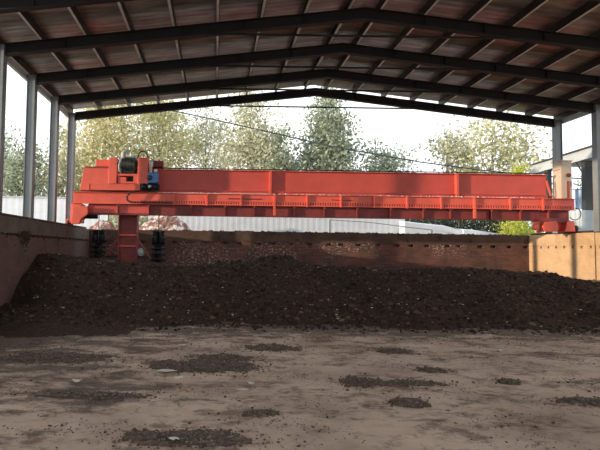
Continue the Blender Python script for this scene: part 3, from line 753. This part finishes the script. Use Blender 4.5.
def leafquads(C, size, rng):
    n = len(C); a = rng.normal(size=(n, 3)); a /= np.linalg.norm(a, axis=1)[:, None]; t = rng.normal(size=(n, 3)); b_ = np.cross(a, t); b_ /= np.linalg.norm(b_, axis=1)[:, None]
    s = (size*rng.uniform(.6, 1.3, n))[:, None]
    V = np.stack([C-a*s, C-b_*s*.55, C+a*s, C+b_*s*.55], 1).reshape(-1, 3)
    return V, np.arange(n*4).reshape(-1, 4)
def tree(name, label, cat, base, H, W, mat, crown0=.25, clumps=60, per=130, leaf=.15, group=None, shape=1.0, spread=.11, Dp=None, trunk=.16):
    rng = np.random.default_rng(int(abs(base[0]*97+base[1]*13+H*7))+5); clumps = int(clumps*1.12)
    t = thing(name, label, cat, base, group); Dp = Dp or W
    cz = H*(crown0+1)/2; hz = H*(1-crown0)/2; cc = []
    while len(cc) < clumps:
        p = rng.uniform(-1, 1, 3); rr = np.linalg.norm(p)
        if rr > 1 or rr < .35: continue
        k = 1-.45*max(0, p[2])**shape
        cc.append((base[0]+p[0]*W/2*k, base[1]+p[1]*Dp/2*k, base[2]+cz+p[2]*hz))
    cc = np.array(cc); sp = spread*.82*min(H, W*1.6)
    L = np.repeat(cc, per, 0)+rng.normal(size=(clumps*per, 3))*sp*np.array([1, 1, .8])
    # stay off the ground
    L = L[L[:, 2] > base[2]+.15]
    Vv, Ff = leafquads(L, leaf, rng); npmesh('foliage', Vv, Ff, mat, t)
    b = MB(); b.tube([(base[0], base[1], base[2]-.05), (base[0]+.05, base[1], base[2]+H*.35), (base[0]-.05, base[1], base[2]+H*.7), (base[0], base[1], base[2]+H*.93)], [trunk, trunk*.75, trunk*.4, trunk*.12], 8)
    for i in range(0, clumps, max(1, clumps//16)):
        e = Vector(cc[i]); s0 = Vector((base[0], base[1], max(base[2]+H*.15, min(base[2]+H*.8, e.z-.25*H)))); md = s0.lerp(e, .5)+Vector((0, 0, -.03*H)); b.tube([s0, md, e], [trunk*.35, trunk*.22, trunk*.08], 5)
    b.build('trunk', M['bark'], t); return t
def tr(u, vt, Y, wpx, mat, label, **k):
    c = at(u, 230, Y); H = at(u, vt, Y).z+.09; W = wpx/F_PX*Y
    return tree('tree', label, 'tree', (c.x, Y, -.09), H, W, mat, group='trees beyond the shed', **k)
tr(-12, 128, 44, 70, LEAF['green'], 'grey-green tree at the left edge behind the first column', clumps=70, per=90)
tr(22, 142, 38, 46, LEAF['green'], 'small grey-green tree behind the white fence between the first two columns', clumps=55, per=80, crown0=.2)
tr(62, 126, 42, 50, LEAF['mix'], 'pale olive tree behind the third column', clumps=55, per=80, crown0=.2)
tr(104, 86, 40, 66, LEAF['yellow'], 'tall yellow-green tree behind the trolley', clumps=110, per=100, crown0=.12)
tr(158, 84, 43, 70, LEAF['yellow'], 'tall yellow-green tree behind the right side of the trolley motor', clumps=120, per=95, crown0=.12)
tr(205, 98, 46, 58, LEAF['mix'], 'pale olive tree left of the grey-green pair', clumps=60, per=85, crown0=.12)
tr(250, 94, 38, 62, LEAF['mix'], 'leafy olive tree left of the tall narrow poplar', clumps=85, per=110, crown0=.12)
tr(280, 135, 36, 44, LEAF['green'], 'short grey-green tree at the foot of the tall narrow poplar', clumps=50, per=100, crown0=.15)
tr(328, 84, 37, 52, LEAF['green'], 'tall narrow grey-green poplar under the roof ridge', clumps=110, per=110, crown0=.12, shape=1.4)
tr(376, 128, 39, 52, LEAF['green'], 'sparse grey-green tree right of the tall poplar', clumps=34, per=85, crown0=.15)
tr(408, 150, 48, 44, LEAF['green'], 'low faint tree between the poplar and the spreading yellow tree', clumps=24, per=60, crown0=.2)
tr(448, 122, 38, 56, LEAF['mix'], 'loose olive tree on the left side of the spreading yellow tree', clumps=36, per=80, crown0=.15, spread=.09)
tr(494, 106, 37, 88, LEAF['olive'], 'broad spreading yellow-green tree behind the right end of the gantry', clumps=62, per=100, crown0=.12, spread=.085)
tr(586, 146, 46, 24, LEAF['green'], 'slight tree beyond the neighbouring shed at right', clumps=12, per=60, crown0=.2)
c = at(517, 185, 27); tree('sapling', 'bright yellow sapling rising behind the upper beam near the cabinet', 'sapling', (c.x, 27, -.09), at(517, 160, 27).z+.09, 1.0, LEAF['bright'], clumps=22, per=60, leaf=.07, crown0=.6, trunk=.05)
c = at(515, 230, 24.6); tree('bush', 'bright green bush behind the right end of the back wall', 'bush', (c.x, 24.6, -.09), at(515, 219, 24.6).z+.25, 1.7, LEAF['bright'], clumps=34, per=110, leaf=.06, crown0=.3, trunk=.05)
# dark hedge above the fallen sheets, and a low hedge line far away
def hedge(label, u0, u1, vt, Y, mat, n, depth=1.4, leaf=.07):
    rng = np.random.default_rng(int(u0)); x0, x1 = at(u0, 230, Y).x, at(u1, 230, Y).x; zt_ = at((u0+u1)/2, vt, Y).z
    t = thing('hedge', label, 'hedge', ((x0+x1)/2, Y, -.09))
    L = np.stack([rng.uniform(x0, x1, n), Y+rng.uniform(-depth/2, depth/2, n), zt_*(rng.uniform(0, 1, n)**.6)*(1+.06*np.sin(rng.uniform(0, 9, n)))], 1)
    Vv, Ff = leafquads(L, leaf, rng); npmesh('foliage', Vv, Ff, mat, t)
    b = MB(); k = max(3, int((x1-x0)/1.2))
    for i in range(k): x = x0+(i+.5)*(x1-x0)/k; b.tube([(x, Y, -.1), (x+.1, Y, zt_*.5), (x, Y, zt_*.85)], [.05, .035, .01], 6)
    b.build('stems', M['bark'], t)
hedge('dark hedge behind the slumped pale sheets', 382, 520, 217, 26.5, LEAF['dark'], 14000)
hedge('grey-green hedge line below the trees behind the upper beam', 100, 330, 176, 33, LEAF['mix'], 22000, 2.5, .10)
hedge('sparse low hedge below the trees at right', 330, 560, 184, 33.5, LEAF['green'], 12000, 2.5, .10)

# neighbouring shed at right
S_ = thing('neighbouring_shed', 'open shed with pale roof edge and dark posts beyond the right columns', 'shed', (at(585, 232, 23).x, 23, -.09))
b = MB(); a, c = at(536, 170, 27.5), at(640, 140, 20.0)
b.bar(a, c, .5, .46); b.build('fascia', M['shedwhite'], S_)
b = MB(); dz = Vector((0, 0, .27)); b.bar(a+dz, c+dz, .7, .06); b.build('roof_edge', M['sheddark'], S_)
b = MB(); b.add([a+dz+Vector((0, 0, .0)), c+dz, c+dz+Vector((14, 3, .5)), a+dz+Vector((14, 5, .5)), a+dz+Vector((0, 0, .05)), c+dz+Vector((0, 0, .05)), c+dz+Vector((14, 3, .55)), a+dz+Vector((14, 5, .55))], [(0,1,2,3),(7,6,5,4),(0,4,5,1),(1,5,6,2),(2,6,7,3),(3,7,4,0)]); b.build('roof_slab', M['shedwhite'], S_)
for (u, w_, Y, vt) in ((587.5, .36, 23.5, 158), (548.5, .22, 26.2, 169), (617, .3, 21.6, 150)):
    p = at(u, 200, Y); zt_ = at(u, vt, Y).z; MB().box(p.x-w_/2, p.x+w_/2, Y-.12, Y+.12, -.1, zt_).build('post', M['sheddark'], S_)
p, q = at(575, 161, 24), at(584, 175, 23.6); MB().bar(p, q, .05, .05).build('brace', M['sheddark'], S_)
p = at(584, 220, 22.9); x0, x1, zt_ = at(575, 220, 22.9).x, at(596, 220, 22.9).x, at(584, 210.5, 22.9).z
b = MB(); n1 = 24; ring = []
for i in range(72): aa = 2*math.pi*i/72; rr = (x1-x0)/2*(1+.02*math.cos(aa*24)); ring.append(((x0+x1)/2+rr*math.cos(aa), 23.2+rr*math.sin(aa)))
vs = [(x, y, -.1) for x, y in ring]+[(x, y, zt_) for x, y in ring]; b.add(vs, [(i, (i+1) % 72, (i+1) % 72+72, i+72) for i in range(72)]+[tuple(range(72, 144))])
tag(b.build('corrugated_bin', M['bin']), 'grey corrugated metal bin behind the right wall', 'bin')
p0, p1 = at(571, 191, 25.5), at(583.5, 210, 25.5)
n1 = 14; V = []
for j in range(n1):
    for i in range(n1):
        a, b_ = i/(n1-1), j/(n1-1); V.append((p0.x+(p1.x-p0.x)*a, 25.2+.12*math.sin(a*7)+.5*b_*0, p1.z+(p0.z-p1.z)*b_+.05*math.sin(a*5)*b_))
idx = np.arange(n1*n1).reshape(n1, n1); Fq = np.stack([idx[:-1, :-1], idx[:-1, 1:], idx[1:, 1:], idx[1:, :-1]], -1).reshape(-1, 4)
tp = npmesh('tarpaulin', V, Fq, M['tarp'], smooth=True); tp.modifiers.new('thick', 'SOLIDIFY').thickness = .02
tag(tp, 'blue tarpaulin hanging beyond the cabinet', 'tarpaulin')
tag(MB().tube([at(580, 190, 25.15), at(579.5, 210, 25.15)], .02, 6).build('pole', M['palegrey']), 'thin pale pole beside the blue tarpaulin', 'pole')
p = at(579, 190, 25.15)
tag(MB().tube([at(570.5, 190, 25.25)+Vector((0,0,0)), at(584, 189, 25.25)], .025, 6).build('clothes_line', M['sheddark']), 'dark line from which the blue tarpaulin hangs', 'line')
# sagging power cable
pts = [at(60, 78, 30)]+[at(u, v, Y) for u, v, Y in ((150, 106, 29.4), (200, 116.5, 29), (240, 125.5, 28.7), (280, 134.5, 28.4), (330, 146, 28), (380, 155, 27.6), (420, 162, 27.3), (480, 170, 27), (535, 175.5, 26.8), (600, 180, 26.6))]
tag(MB().tube(pts, .035, 6).build('power_cable', M['sheddark']), 'thin sagging power cable crossing in front of the trees', 'cable')

# ---------------------------------------------------------------- view
SC.view_settings.view_transform = 'Standard'; SC.view_settings.look = 'None'; SC.view_settings.gamma = 1
SC.view_settings.use_curve_mapping = False; SC.view_settings.exposure = 0.45
SC.cycles.max_bounces = 8; SC.cycles.diffuse_bounces = 5; SC.cycles.use_denoising = True
